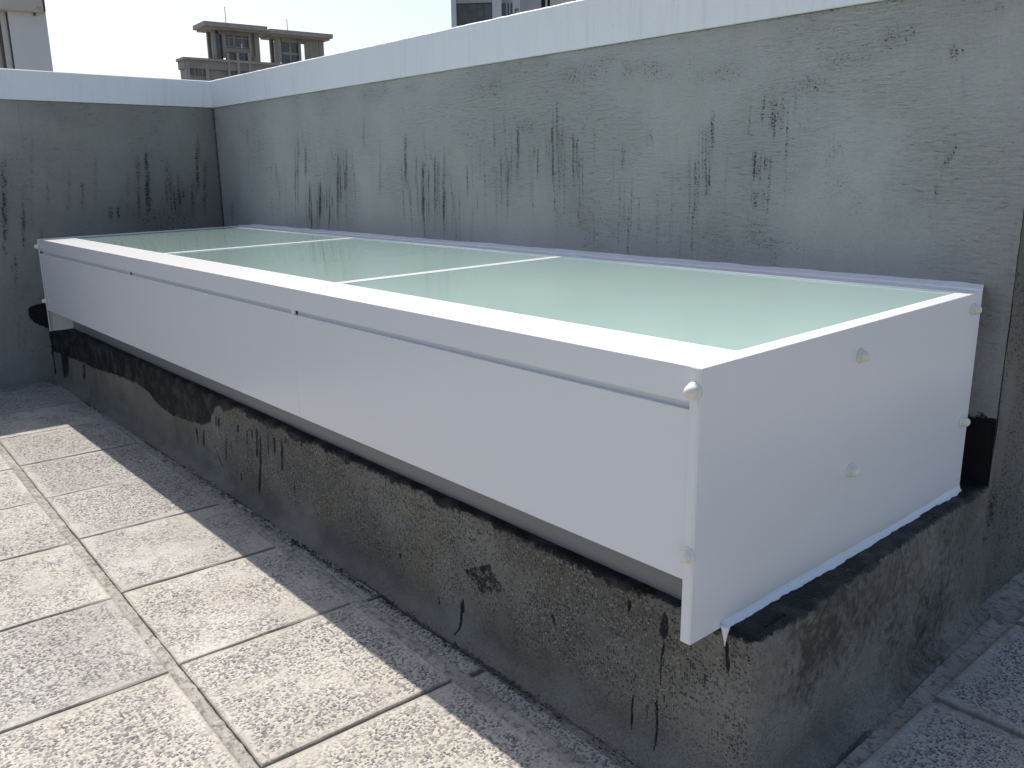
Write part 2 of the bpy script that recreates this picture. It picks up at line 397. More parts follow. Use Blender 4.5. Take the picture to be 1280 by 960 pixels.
# loose grit and black crumbs along the foot of the curb
def crumbs(name, n, fn, smin, smax, mat, label, seed):
    r = random.Random(seed); m = MB()
    for _ in range(n):
        x, y, z = fn(r); s = r.uniform(smin, smax)*(1 if r.random() < .9 else 1.8)
        b = len(m.v); q = [(1,0,0),(-1,0,0),(0,1,0),(0,-1,0),(0,0,.8),(0,0,-.6)]; a = r.uniform(0, 6.28)
        for vx, vy, vz in q:
            j = r.uniform(.6, 1.3); m.v.append((x+s*j*(vx*math.cos(a)-vy*math.sin(a)), y+s*j*(vx*math.sin(a)+vy*math.cos(a)), z+s*.6*vz*j+s*.3))
        for f in ((0,2,4),(2,1,4),(1,3,4),(3,0,4),(2,0,5),(1,2,5),(3,1,5),(0,3,5)): m.f.append([b+i for i in f])
    o = m.build(name, mat); return tag(o, label, 'grit', kind='stuff')
def gf(r):
    x = r.triangular(-4.3, -.25, -3.2) if r.random() < .55 else r.uniform(-2.1, -.2)
    if x < -2.6: y = -1.505 + r.gauss(0, .022)
    else: y = -1.515 + r.gauss(0, .009)
    return x, y, .001
crumbs('loose_grit', 1500, gf, .0015, .0045, M_DARK, 'dark loose grit lying along the foot of the concrete curb', 5)

# ------------------------------------------------------------------ parapet walls
def paint_runs(A, B, runs, seed):
    """A,B: plane coordinate grids (horizontal, height); runs: (a0,b0,a1,b1,width,strength) -> stain field"""
    S = np.zeros(A.shape); k = 0; A_, B_ = A, B; c0 = A[:, 0]
    for a0, b0, a1, b1, w, s in runs:
        k += 1; rows_ = np.where((c0 > min(a0, a1)-3.5*w-.03) & (c0 < max(a0, a1)+3.5*w+.03))[0]
        if len(rows_) == 0: continue
        A = A_[rows_]; B = B_[rows_]
        h = (b0-B)/(b0-b1); ac = a0+(a1-a0)*h + .005*fbm(B*11, B*0+k, seed+k % 40, 3)
        hh = np.clip(h, 0, 1); prof = np.clip(hh/.18, 0, 1)*np.clip((1-hh)/.3, 0, 1)*((h > 0) & (h < 1))*(.85+.45*fbm(B*13+k*7.7, A*30, seed+11, 3))
        ww = w*(.8+.4*vnoise(B*9, B*0+k*3, seed+50+k % 40))
        S[rows_] = np.maximum(S[rows_], s*prof*np.exp(-((A-ac)/np.maximum(ww, .004))**2))
    return S
def halo(S, kx, kz):
    def blur(a, k, ax):
        c = np.cumsum(np.concatenate([np.repeat(np.take(a, [0], ax), k, ax), a, np.repeat(np.take(a, [-1], ax), k, ax)], ax), ax)
        n = a.shape[ax]; return (np.take(c, range(2*k-1, 2*k-1+n), ax) - np.take(c, range(0, n), ax))/(2*k)
    for _ in range(2): S = blur(blur(S, kx, 0), kz, 1)
    return np.clip(S*1.6, 0, .45)
def px_runs(lst, ax, val, hor, bundle=True):
    out = []; rq = random.Random(3); full = []
    for u0, v0, u1, v1, w, s in lst:
        if w < 5 or not bundle: full.append((u0, v0, u1, v1, w, s)); continue
        for _ in range(int(w*.9)):
            du = rq.gauss(0, w*.55); a = rq.uniform(0, .45); b = rq.uniform(.55, 1.08); L = v1-v0
            full.append((u0+(u1-u0)*a+du, v0+L*a, u0+(u1-u0)*b+du, v0+L*b, rq.uniform(1.6, 3.4), s*rq.uniform(.6, 1.05)))
    lst = full
    for u0, v0, u1, v1, w, s in lst:
        p = ray(u0, v0, ax, val); q = ray(u1, v1, ax, val)
        d = np.linalg.norm(p-CAM)/FPX/abs((rdir(u0,v0)/np.linalg.norm(rdir(u0,v0)))[ax])**.5
        out.append((p[hor], p[2], q[hor], q[2], w*d*.6, s))
    return out
# rear wall
step = .0125
xs = np.linspace(XW, XE, 1100); zs = np.arange(-.012, ZC1+.01, step)
A, B = np.meshgrid(xs, zs, indexing='ij')
V = lambda u, v0, v1, w, s, du=0: (u-du, v0, u, v1, w, s)
rear_px = [V(309,158,182,3,.6), V(339,205,236,2,.45), V(345,198,236,2,.55), V(369,155,283,5,.85), V(382,180,226,3,.7), V(387,225,288,3,.7),
  V(402,210,292,11,1.0), V(414,225,290,8,.75), V(426,186,290,8,.9), V(433,180,250,4,.6), V(507,163,240,4,.75), V(520,190,238,3,.6), V(529,197,292,4,.85), V(544,172,302,5,.9), V(536,205,290,3,.6),
  V(555,190,303,4,.85), V(584,203,252,3,.6), V(618,146,196,3,.45), V(637,142,287,5,.85), V(647,148,232,4,.65), V(671,152,224,5,.75),
  V(692,110,238,5,.95), V(716,145,232,5,.85), V(703,140,200,3,.45), V(778,180,216,4,.5), V(812,158,196,5,.45), V(867,182,258,6,.7), V(883,148,258,6,.8), V(891,135,205,4,.6),
  V(962,114,176,15,.75,-4), V(952,180,238,9,.8,-5), V(943,232,270,8,.65,-4), V(940,262,305,6,.3), V(1046,160,218,14,.32), V(1196,50,78,12,.72,6), V(1247,0,18,8,.6),
  V(1171,177,226,8,.85,-26), V(1168,220,255,6,.65), V(1165,250,300,6,.35), V(455,140,190,3,.35), V(290,250,285,3,.5), V(475,170,260,3,.35), V(600,170,240,3,.3), V(742,150,215,4,.35), V(1205,90,140,4,.25)]
S = paint_runs(A, B, px_runs(rear_px, 1, 0.0, 0), 100)
rk = random.Random(21); extra_runs = []
for _ in range(150):                                             # faint fine runs around the dark ones
    u0, v0, u1, v1, w, s = rk.choice(rear_px[:30]); p = ray(u0, v0, 1, 0.); x = p[0]+rk.gauss(0, .09); z = p[2]-rk.uniform(-.05, .3)
    extra_runs.append((x, z, x+rk.uniform(-.01,.01), z-rk.uniform(.08,.45), rk.uniform(.004,.008), rk.uniform(.25,.6)))
S = np.maximum(S, paint_runs(A, B, extra_runs, 160)); H1 = halo(S, 22, 12)
def blotch(u0, v0, u1, v1, r, s):
    p = ray(u0, v0, 1, 0.); q = ray(u1, v1, 1, 0.); d = np.array([q[0]-p[0], q[2]-p[2]]); L = max(np.hypot(*d), 1e-6); d /= L
    a = np.clip((A-p[0])*d[0]+(B-p[2])*d[1], 0, L); dist = np.hypot(A-p[0]-a*d[0], B-p[2]-a*d[1])
    return s*np.exp(-(dist/r)**2)*(.75+.5*vnoise(A*18, B*18, 77))
for bl in [(709,92,760,84,.06,.45),(780,88,840,92,.06,.45),(991,108,1025,103,.045,.6),(1032,88,1080,68,.05,.42),(1115,52,1142,44,.05,.5),(650,158,662,160,.05,.5),
           (455,120,520,110,.05,.3),(600,110,640,100,.06,.3),(970,150,968,120,.05,.45),(1050,235,1110,250,.12,.26),(900,290,1000,310,.12,.28),(700,270,760,290,.1,.28),(860,95,930,85,.05,.35)]:
    S = np.maximum(S, .72*blotch(*bl))
S = np.maximum(S, .8*np.exp(-((A-XW)/.012)**2)*(B < 2.05))                      # dark line down the inside corner
S = np.maximum(S, .45*np.exp(-((ZC1-B)/.012)**2)*(.5+.5*vnoise(A*6, B*0, 61)))
tar = ((A > -.5) & (B < .685+.012*vnoise(A*25, B*0, 31)) & (A < .05)).astype(float)
def blur2(a, k):
    for ax in (0, 1):
        p = np.concatenate([np.repeat(np.take(a, [0], ax), k, ax), a, np.repeat(np.take(a, [-1], ax), k, ax)], ax)
        a = sum(np.take(p, range(j, j+a.shape[ax]), ax) for j in range(2*k+1))/(2*k+1)
    return a
tar = blur2(tar, 2)
Yd = .003*fbm(A*2.2, B*2.2, 200) + np.where(A > XE-.02, .004*np.abs(vnoise(A*0, B*22, 9)), 0)
P = np.stack([A, Yd, B], -1)
core = MB().box(XW-.165, XE-.001, .004, .165, -.2, ZC1+.05)
rear = link('parapet_wall', grid_mesh('parapet_wall', P, dict(stain=S, tar=tar, halo=H1), core, flip=True), M_RWALL)
tag(rear, 'long grey painted parapet with black mildew runs behind the white skylight box', 'wall')
# left wall, running towards the viewer
ys = np.arange(-6.5, 1e-6, .015); ys[-1] = 0; A2, B2 = np.meshgrid(ys, zs, indexing='ij')
left_px = [V(6,165,330,5,.95,4), V(31,230,330,3,.7,3), V(22,300,372,5,.6,3), V(86,204,284,3,.45), V(103,225,264,3,.65), V(175,190,286,4,.8,4), V(187,180,282,4,.95,5), V(208,190,280,4,.55), V(218,200,285,4,.6,8),
  V(229,200,278,6,.8,8), V(241,220,280,4,.65), V(247,163,252,4,.8), V(139,256,278,4,.6), V(148,255,278,4,.75), V(52,280,330,3,.6), V(60,200,280,3,.35), V(120,190,270,3,.35), V(160,200,280,3,.45), V(256,190,285,4,.6), V(255,215,260,3,.6), V(25,370,440,6,.4),
  V(40,150,300,3,.3), V(75,300,340,3,.35)]
S2 = paint_runs(A2, B2, px_runs(left_px, 0, XW, 1), 300)
rr = np.random.default_rng(5)
more = [(y, z, y+.01, z-rr.uniform(.3,.9), rr.uniform(.006,.014), rr.uniform(.3,.8)) for y, z in zip(rr.uniform(-6.4, -2.3, 45), rr.uniform(.9, 1.95, 45))]
S2 = np.maximum(S2, paint_runs(A2, B2, more, 400))
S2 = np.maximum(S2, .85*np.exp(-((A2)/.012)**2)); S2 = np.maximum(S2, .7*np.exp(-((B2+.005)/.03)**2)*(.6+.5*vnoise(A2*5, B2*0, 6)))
S2 = np.maximum(S2, .28*np.exp(-((B2-1.15)/.25)**2)*np.exp(-((A2+.5)/.35)**2))
H2 = halo(S2, 8, 12)
tp = [ray(u, v, 0, XW) for u, v in ((35,384),(48,380),(66,376),(75,420),(64,412),(44,404),(37,398))]
tarL = inpoly(A2, B2, [(p[1], p[2]) for p in tp]).astype(float)
tarL = np.maximum(tarL, ((A2 > -1.46) & (B2 < .56)).astype(float)); tarL = blur2(tarL, 1)
P2 = np.stack([XW - .003*fbm(A2*2.2, B2*2.2, 500), A2, B2], -1)
core2 = MB().box(XW-.165, XW-.004, -6.5, 0.0, -.2, ZC1+.05)
left = link('parapet_wall', grid_mesh('parapet_wall', P2, dict(stain=S2, tar=tarL, halo=H2), core2, flip=False), M_LWALL)
tag(left, 'dark streaked grey parapet meeting the long wall at the inside corner', 'wall')
# return wall of bare concrete beyond the end of the curb
ys3 = np.arange(.0, 4.0, .02); zs3 = np.arange(-.012, ZC2, .02); A3, B3 = np.meshgrid(ys3, zs3, indexing='ij')
S3 = .75*np.exp(-((A3-.045)/.035)**2)*np.exp(-((B3-.36)/.12)**2) + .3*(fbm(A3*5, B3*2, 71) > .15)
P3 = np.stack([XE + .004 + .004*fbm(A3*6, B3*6, 72), A3+.001, B3], -1)
ret = link('parapet_wall', grid_mesh('parapet_wall', P3, dict(stain=S3, tar=S3*0), MB().box(XE-.165, XE, .166, 4.0, -.2, ZC2-.01), flip=True), M_BARE)
tag(ret, 'bare brown concrete wall face turning back beyond the end of the skylight curb', 'wall')
# copings: white painted bands
def band_x(x0, x1, y0, y1, n=160):
    P = []; 
    prof = [(y1, ZC1+.002), (y0, ZC1+.002), (y0, ZC2-.006), (y0+.006, ZC2), (y1, ZC2)]
    m = MB(); rings = []
    for i in range(n+1):
        x = x0+(x1-x0)*i/n; w = .0025*math.sin(x*3.1)+random.uniform(-.001,.001)
        rings.append([(x, y+(w if k in (1,2,3) else 0), z+(random.uniform(-.001,.0015) if k in (2,3) else 0)) for k, (y, z) in enumerate(prof)])
    return m.rings(rings)
band_x(XW-.165, XE+.02, -.0195, .185).build('coping', M_COPE, rear)
m = MB(); rings = []
for i in range(161):
    y = -6.5+(6.5-.0195)*i/160; w = .002*math.sin(y*2.7)
    rings.append([(XW-.185, y, ZC1+.003), (XW+.0195+w, y, ZC1+.003), (XW+.0195+w, y, ZC2-.006), (XW+.0135+w, y, ZC2), (XW-.185, y, ZC2)])
m.rings(rings).build('coping', M_COPE, left)

# ------------------------------------------------------------------ concrete curb, tar-topped
def sweep_path():
    pts = []; rc = .03; x1 = .098
    for x in np.arange(XW+.001, x1-rc, .005): pts.append((x, YC, 0., -1.))
    dirx, diry = (.05-x1), (0-YC); L = math.hypot(dirx, diry); nx, ny = diry/L, -dirx/L     # right-hand face, slightly out of square
    a1 = math.atan2(ny, nx)
    for k in range(9):
        a = -math.pi/2 + (a1+math.pi/2)*k/8; pts.append((x1-rc+rc*math.cos(a), YC+rc+rc*math.sin(a), math.cos(a), math.sin(a)))
    x, y = pts[-1][0], pts[-1][1]; n = int((-.002-y)/.006)
    for k in range(1, n+1): pts.append((x+(dirx/L)*.006*k, y+(diry/L)*.006*k, nx, ny))
    return np.array(pts)
path = sweep_path()
prof = [(.056, -.012), (.053, .000), (.042, .0025), (.028, .007), (.016, .014), (.008, .025), (.003, .042), (0, .07)]
prof += [(0, z) for z in np.arange(.0775, ZK-.02, .0075)]
prof += [(-.001, ZK-.013), (-.005, ZK-.006), (-.011, ZK-.002), (-.02, ZK)] + [(-w, ZK) for w in np.arange(.03, .17, .012)]
prof = np.array(prof); m_, n_ = len(path), len(prof)
arc = np.concatenate([[0], np.cumsum(np.hypot(*np.diff(path[:, :2], axis=0).T))])
SA, ZT = np.meshgrid(arc, prof[:, 1], indexing='ij'); OUT = np.broadcast_to(prof[:, 0], (m_, n_)); JT = np.broadcast_to(np.arange(n_), (m_, n_))
bulge = .0035*fbm(SA*4, ZT*6+JT*.01, 600) + .0018*fbm(SA*22, ZT*22, 601) + (JT < 7)*.006*fbm(SA*9, JT*.6, 603)
topw = np.clip((ZT-(ZK-.03))/.03, 0, 1)
zz = ZT + topw*.003*fbm(SA*7, OUT*30, 602)
XX = path[:, 0][:, None] + path[:, 2][:, None]*(OUT+bulge); YY = path[:, 1][:, None] + path[:, 3][:, None]*(OUT+bulge)
YY = np.where((path[:, 2][:, None] > .9) & (YY > -.001), -.001, YY)
FRONT = (path[:, 3][:, None] < -.9) & np.ones((m_, n_), bool)
PXc = XX; tarc = np.zeros((m_, n_)); stc = np.zeros((m_, n_))
face_z = ZT
# front-face tar: big patch at the far left, thin ragged band elsewhere, drips
low = [(60,440),(69,440),(86,446),(100,452),(120,461),(148,470),(172,480),(186,490),(196,504),(213,518),(234,526),(254,531.5),(263,528),(266,517),(270,506)]
lp = [ray(u, v, 1, YC) for u, v in low]; poly = [(XW-.1, .17)] + [(p[0], p[2]) for p in lp] + [(lp[-1][0], .6), (XW-.1, .6)]
tarc = np.maximum(tarc, np.where(FRONT & inpoly(PXc, face_z, poly), .9, 0))
bandw = .015 + .014*fbm(SA*3.0, SA*0, 610) + .03*np.exp(-((PXc+2.95)/.35)**2)*(1+.8*vnoise(SA*24, SA*0, 612)) + .022*np.clip(vnoise(SA*15, SA*0, 611), 0, 1)
tarc = np.maximum(tarc, np.where(FRONT & (face_z > ZK-bandw), .85, 0))
bandr = .012 + .02*np.clip(fbm(SA*9, SA*0, 613), 0, 1)
tarc = np.maximum(tarc, np.where(~FRONT & (face_z > ZK-bandr), .8, 0))
tarc = np.where(JT < 8, tarc, blur2(tarc, 2))
patch = [ray(u, v, 1, YC) for u, v in ((579,712),(612,704),(620,722),(633,740),(602,742))]
tarc = np.maximum(tarc, np.where(FRONT & inpoly(PXc, face_z, [(p[0], p[2]) for p in patch]), .52, 0))
W_ = lambda u, v0, v1, w, s, du=0: (u, v0, u+du, v1, w, s)
drips = [W_(309,535,560,3,.9), W_(321,533,576,3.2,1), W_(325,540,624,3.4,1), W_(335,538,573,3,.95), W_(343,545,570,3,.8), W_(352,546,594,3.2,1), W_(357,546,556,3,.9), W_(270,520,534,3,.9), W_(273,520,536,3,.8),
  W_(283,543,580,3,.9), W_(266,551,592,2.4,.8,16), W_(255,535,562,2.6,.8), W_(245,532,556,2.4,.75,3), W_(302,590,604,2.6,.7), W_(369,605,618,2.5,.7), W_(340,590,596,3,.6), W_(297,530,542,4,.9), W_(315,535,550,3,.9), W_(377,551,560,3,.8),
  W_(831,764,802,9,1,-1), W_(829,795,870,2.6,.6,-4), W_(822,866,945,4,.8,-2), W_(792,862,924,4,.8,-2), W_(808,876,905,3,.7), W_(577,748,800,3,.7), W_(579,746,770,5,.8,1), W_(548,742,764,3,.75,3), W_(786,750,766,5,.85), W_(690,765,784,4,.75,4), W_(500,690,700,3,.6),
  W_(79,425,478,9,1,3), W_(85,440,476,4,.8), W_(106,452,480,3,.85), W_(104,452,478,3,.7), W_(909,798,848,5,.8,2), W_(880,840,860,4,.5)]
R_ = paint_runs(PXc, face_z, px_runs(drips, 1, YC, 0, False), 700)*FRONT
tarc = np.maximum(tarc, np.clip(R_*1.7, 0, 1))
r2 = np.random.default_rng(8)
side_runs = [(y, ZK-.01, y+r2.uniform(-.01,.01), ZK-r2.uniform(.05,.28), r2.uniform(.004,.012), r2.uniform(.35,.8)) for y in r2.uniform(-1.42, -.02, 26)]
R2 = paint_runs(YY, face_z, side_runs, 800)*(~FRONT)
stc = np.maximum(stc, R2*.9)
stc = np.maximum(stc, np.where(FRONT, .55*np.exp(-((ZK-.05-face_z)/.05)**2)*(.4+.9*np.clip(fbm(SA*2.2, face_z*8, 620), 0, 1)), 0))
stc = np.maximum(stc, np.where(~FRONT, .38+.45*fbm(SA*4, face_z*3, 621), 0))
stc = np.maximum(stc, .75*np.exp(-((OUT-.054)/.012)**2)*np.clip(.55+.8*fbm(SA*2.6, SA*0, 622), 0, 1)*(JT < 5))
cem = np.clip(1.05-ZT/.13, 0, 1)*(.55+.5*fbm(SA*2, ZT*5, 623)) + np.where(~FRONT, .4*np.clip(fbm(SA*12, face_z*2.0, 624)*1.6, 0, 1), 0)
cem = np.where(FRONT & (PXc < -3.6), np.maximum(cem, .65), cem)
grit = np.where(FRONT, np.clip((PXc+3.6)/.9, .1, 1)*np.clip((ZT-.04)/.12, .15, 1), .25)
Pc = np.stack([XX, YY, zz], -1)
inner = MB().box(XW+.002, -.09, -.16, -.004, -.1, ZK-.006)                 # rear leg of the curb against the parapet
curb = link('skylight_curb', grid_mesh('skylight_curb', Pc, dict(tar=tarc, stain=stc, cem=cem, grit=grit), inner), M_CURB)
tag(curb, 'low weathered concrete curb with black tar on its top edge under the white box', 'curb')

# ------------------------------------------------------------------ the skylight box
sky_t = tag(empty('skylight', ((XL)/2, (YF+YB)/2, ZK)), 'long white metal box skylight with three milky green panes on the concrete curb', 'skylight')
def part(mb, name, mat, parent=sky_t, smooth=False, bevel=0):
    o = mb.build(name, mat, None, smooth, bevel); o.parent = parent
    o.matrix_parent_inverse = Matrix.Translation(-Vector(sky_t.location)); return o
def slope(dz): return lambda x, y, z: (x, y, z)
def tbox(mb, x0, x1, y0, y1, d0, d1):
    """box whose top and bottom follow the fall of the roof: d = offset from the top line"""
    return mb.box(x0, x1, y0, y1, d0, d1, fn=lambda x, y, z: (x, y, zt(y)+z))
JX = [XL, -3.70, -1.845, 0.0]                                    # section joints
def nut(parent, p, axis):
    """domed cap nut on a washer; axis 'x' or 'y' gives the outward direction and sign"""
    ax, sg = axis; m = MB(); rings = []
    pr = [(.0195,-.002),(.0195,.003),(.0175,.005),(.0150,.0055),(.0152,.010),(.0143,.016),(.0118,.0212),(.0075,.0248),(.0028,.0262)]
    for r, h in pr:
        ring = []
        for k in range(20):
            a = 2*math.pi*k/20; c, s = r*math.cos(a), r*math.sin(a)
            ring.append((p[0]+sg*h, p[1]+c, p[2]+s) if ax == 'x' else (p[0]+c, p[1]+sg*h, p[2]+s))
        rings.append(ring)
    m.rings(rings); o = m.build('cap_nut', M_NUT, None, True); o.parent = parent
    return o
def side_panel(x_out, sg):
    """folded end panel: sheet, front flange, top flange, back flange; sg=+1 for the end with outward +x"""
    t = .004; m = MB(); xi = x_out - sg*t; fl = x_out - sg*.028; tf = x_out - sg*.046
    lo, hi = min(x_out, xi), max(x_out, xi)
    m.box(lo, hi, YF-.004, YB, ZP, 0, fn=lambda x, y, z: (x, y, zt(y) if z == 0 else z))
    a, b = min(xi, fl), max(xi, fl)
    m.box(a, b, YF-.004, YF, ZP, zt(YF)-.0005)                                # front flange
    a, b = min(xi, tf), max(xi, tf)
    m.box(a, b, YF+.004, YB, -.004, -.0004, fn=lambda x, y, z: (x, y, zt(y)+z))        # top flange
    a, b = min(xi, fl), max(xi, fl)
    m.box(a, b, YB-.004, YB, ZP, zt(YB)-.006)
    return part(m, 'side_panel', M_WHITE, bevel=.0012)
right_p = side_panel(0.0, 1); left_p = side_panel(XL, -1)
for y, z in ((-.889,1.027), (-.892,.712), (-.187,1.071), (-.172,.705)):
    o = nut(right_p, (0, y, z), ('x', 1)); o.matrix_parent_inverse = right_p.matrix_basis.inverted(); o.matrix_parent_inverse = Matrix.Translation(-Vector(sky_t.location)) if False else Matrix.Identity(4)
for par, x in ((right_p, -.0165), (left_p, XL+.0165)):
    for z in (1.050, .674):
        nut(par, (x, YF-.004, z), ('y', -1))
# front: rail with fascia, louvre slot, apron panel - one of each per section
for k in range(3):
    x0 = JX[k] + (.0285 if k == 0 else .0002); x1 = JX[k+1] - (.0285 if k == 2 else .0002)
    m = MB()
    yq = [YF, -1.375, -1.375, YF+.014, YF+.014, YF]; zq = [zt(YF), zt(-1.375), zt(-1.375)-.022, zt(YF)-.02, 1.021, 1.021]
    pts = [(x0, a, b) for a, b in zip(yq, zq)]
    m.prism(pts, (x1-x0, 0, 0)); part(m, 'front_rail', M_WHITE, bevel=.0012)
    m = MB()
    yq = [YF+.001, YF+.014, YF+.014, YF+.005, YF+.005, YF+.03, YF+.03, YF+.001]; zq = [1.0035, 1.0035, 1.0005, 1.0005, .6115, .6115, .608, .608]
    m.prism([(x0+.0002, a, b) for a, b in zip(yq, zq)], (x1-x0-.0004, 0, 0)); part(m, 'front_panel', M_WHITE, bevel=.0008)
part(MB().box(XL+.03, -.03, YF+.0145, YF+.020, .612, 1.06), 'backing_plate', M_WHITE)
for x, w in ((-1.845, .026), (-3.70, .020)):
    part(MB().box(x-w/2, x+w/2, YF+.002, YF+.0142, 1.0038, 1.0208), 'slot_bracket', M_WHITE, bevel=.001)
    part(MB().box(x+w/2+.0005, x+w/2+.0035, YF+.009, YF+.0142, 1.0038, 1.0205), 'slot_screw', M_DARK)
# recessed base plate standing on the curb behind the apron
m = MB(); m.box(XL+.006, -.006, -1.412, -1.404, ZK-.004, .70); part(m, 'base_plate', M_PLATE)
part(MB().box(XL+.006, -.006, YB-.010, YB-.005, ZK-.004, 1.09), 'back_plate', M_WHITE)
part(MB().box(XL+.006, -.006, YF+.043, -1.404, .701, .706), 'soffit_plate', M_WHITE)
# side rails under the end flanges, glazing bars, back rail
for k in (1, 2):
    m = MB(); tbox(m, JX[k]-.019, JX[k]+.019, -1.3745, -.1905, -.03, -.0005); part(m, 'glazing_bar', M_WHITE, bevel=.001)
m = MB(); tbox(m, XL+.03, -.03, -.19, YB-.011, -.04, .001); part(m, 'back_rail', M_WHITE, bevel=.0015)
for k in range(3):
    x0 = XL+.047 if k == 0 else JX[k]+.0195; x1 = -.047 if k == 2 else JX[k+1]-.0195
    m = MB(); tbox(m, x0, x1, -1.3742, -.1908, -.016, -.004); part(m, 'glass_pane', M_GLASS)
# thin silicone lines round the panes
for k in range(3):
    x0 = XL+.047 if k == 0 else JX[k]+.0195; x1 = -.047 if k == 2 else JX[k+1]-.0195
    m = MB(); tbox(m, x0, x1, -1.3742, -1.367, -.0038, -.0012); tbox(m, x0, x1, -.197, -.1908, -.0038, -.001)
    tbox(m, x0, x0+.006, -1.3665, -.1975, -.0038, -.0014); tbox(m, x1-.006, x1, -1.3665, -.1975, -.0038, -.0014)
    part(m, 'silicone_line', M_SEAL)
# wall flashing with hand-smeared sealant
n = 420; X = np.linspace(XL+.002, -.002, n); k = 7; P = np.zeros((n, k, 3)); base = zt(YB)
lump = np.exp(-((X+1.80)/.05)**2)*.010 + np.exp(-((X+2.72)/.06)**2)*.006 + np.exp(-((X+3.7)/.05)**2)*.006
wv = .0018*fbm(X*3, X*0, 640) + .0012*fbm(X*14, X*0, 641)
for j, (y, z) in enumerate(((-.118, -.004), (-.1185, .004), (-.112, .006), (-.06, .004), (-.03, .004), (-.010, .006), (.004, .012))):
    xe = -.002-.043*max(0, (y+.118)/.118)
    P[:, j, 0] = XL+.002+(X-XL-.002)*(xe-XL-.002)/(-.002-XL-.002); P[:, j, 1] = y + (wv*2.0 - lump*1.3 if j < 3 else 0); P[:, j, 2] = base + z*.75 + (wv if j > 0 else 0) + lump*(.6 if 0 < j < 5 else .2) + (.004*fbm(X*9, X*0+j, 642) if j == 6 else 0)
fl = link('wall_flashing', grid_mesh('wall_flashing', P, flip=False), M_SEAL, sky_t); fl.matrix_parent_inverse = Matrix.Translation(-Vector(sky_t.location))
# sealant bead along the foot of the end panel, with a drip at the front corner
n = 170; Y = np.linspace(-1.452, YB, n); P = np.zeros((n, 6, 3)); w = .014+.009*fbm(Y*6, Y*0, 650)+.006*fbm(Y*34, Y*0, 651); h = .016+.007*fbm(Y*5, Y*0, 652)
for j, (a, b) in enumerate(((0, 1.0), (.12, .62), (.32, .34), (.6, .16), (.9, .05), (1.05, -.25))):
    P[:, j, 0] = .0005 + w*a; P[:, j, 1] = Y; P[:, j, 2] = ZK + .003*fbm(Y*7, Y*0, 653) + h*b + (.002 if j < 5 else -.002)
sb = link('sealant_bead', grid_mesh('sealant_bead', P, flip=True), M_SEAL, sky_t); sb.matrix_parent_inverse = Matrix.Translation(-Vector(sky_t.location))
m = MB(); rings = []
for q in range(9):
    f = q/8; z = ZK+.012-.055*f; r = .013*(1-f)**1.3+.001; yy = YC-.006+.004*f
    rings.append([(.012+r*math.cos(a), yy-.35*r*math.sin(a)-.002, z) for a in np.linspace(0, 2*math.pi, 10, endpoint=False)])
part(m.rings(rings), 'sealant_drip', M_SEAL, smooth=True)

# ------------------------------------------------------------------ background buildings
M_TAN = mat_plain('hazed_tan_facade', (.30,.265,.225), .7, .2, .6); M_TAN2 = mat_plain('tan_stone_trim', (.36,.32,.275), .7, .15, .8)  # tower facade tan lightened and greyed to carry distance haze
M_BGL = mat_plain('dark_window_glass', (.07,.072,.08), .12, .3, .8, spec=.6); M_GREY = mat_plain('grey_concrete_facade', (.38,.38,.38), .7, .15, .5)
M_SHUT = mat_plain('dark_grey_cladding', (.11,.105,.105), .45, .35, 2.0); M_CREAM = mat_plain('cream_wall', (.56,.54,.43), .7, .12, .7)
M_PALE = mat_plain('pale_painted_wall', (.60,.59,.57), .6, .08, 1.2); M_METAL = mat_plain('beige_metal_trim', (.50,.44,.38), .45, .12, 3)
class Facade:
    """a vertical plane at a given distance, turned by ang; photo pixels give along-facade and height positions"""
    def __init__(s, u, v, D, ang):
        d = rdir(u, v); h = np.hypot(d[0], d[1]); s.P = CAM + d*(D/h); f = np.array([d[0]/h, d[1]/h]); p = np.array([f[1], -f[0]])
        c, q = math.cos(ang), math.sin(ang); s.A = p*c + f*q; s.B = -p*q + f*c
    def at(s, u, v, b=0.0):
        d = rdir(u, v); n = s.B; o = s.P[:2]+s.B*b; t = ((o-CAM[:2])@n)/(d[:2]@n); q = CAM+d*t
        return float((q[:2]-s.P[:2])@s.A), float(q[2])
    def fn(s): return lambda a, b, z: (s.P[0]+s.A[0]*a+s.B[0]*b, s.P[1]+s.A[1]*a+s.B[1]*b, z)
    def box(s, mb, a0, a1, b0, b1, z0, z1): return mb.box(a0, a1, b0, b1, z0, z1, fn=s.fn())
def cp(x, y): return 200+x/5.333, 10+y/5.333
F = Facade(*cp(295,65), 140.0, math.radians(18))
tw = empty('tower_building', (float(F.P[0]), float(F.P[1]), GROUND_Z))
tag(tw, 'distant brown building with two flat-roofed belvedere towers beyond the parapet corner', 'building')
def bpart(mb, name, mat, root):
    o = mb.build(name, mat); o.parent = root; o.matrix_parent_inverse = Matrix.Translation(-Vector(root.location)); return o
def fa(x, y, b=0): return F.at(*cp(x, y), b)
def rect(root, F, x0, x1, y0, y1, b, name, mat, conv, th=.25, sub=None):
    a0 = conv(x0, (y0+y1)/2, b)[0]; a1 = conv(x1, (y0+y1)/2, b)[0]; z1 = conv((x0+x1)/2, y0, b)[1]; z0 = conv((x0+x1)/2, y1, b)[1]
    m = MB(); F.box(m, a0, a1, b-.04, b+th, z0, z1); return bpart(m, name, mat, root)
OV = 1.6
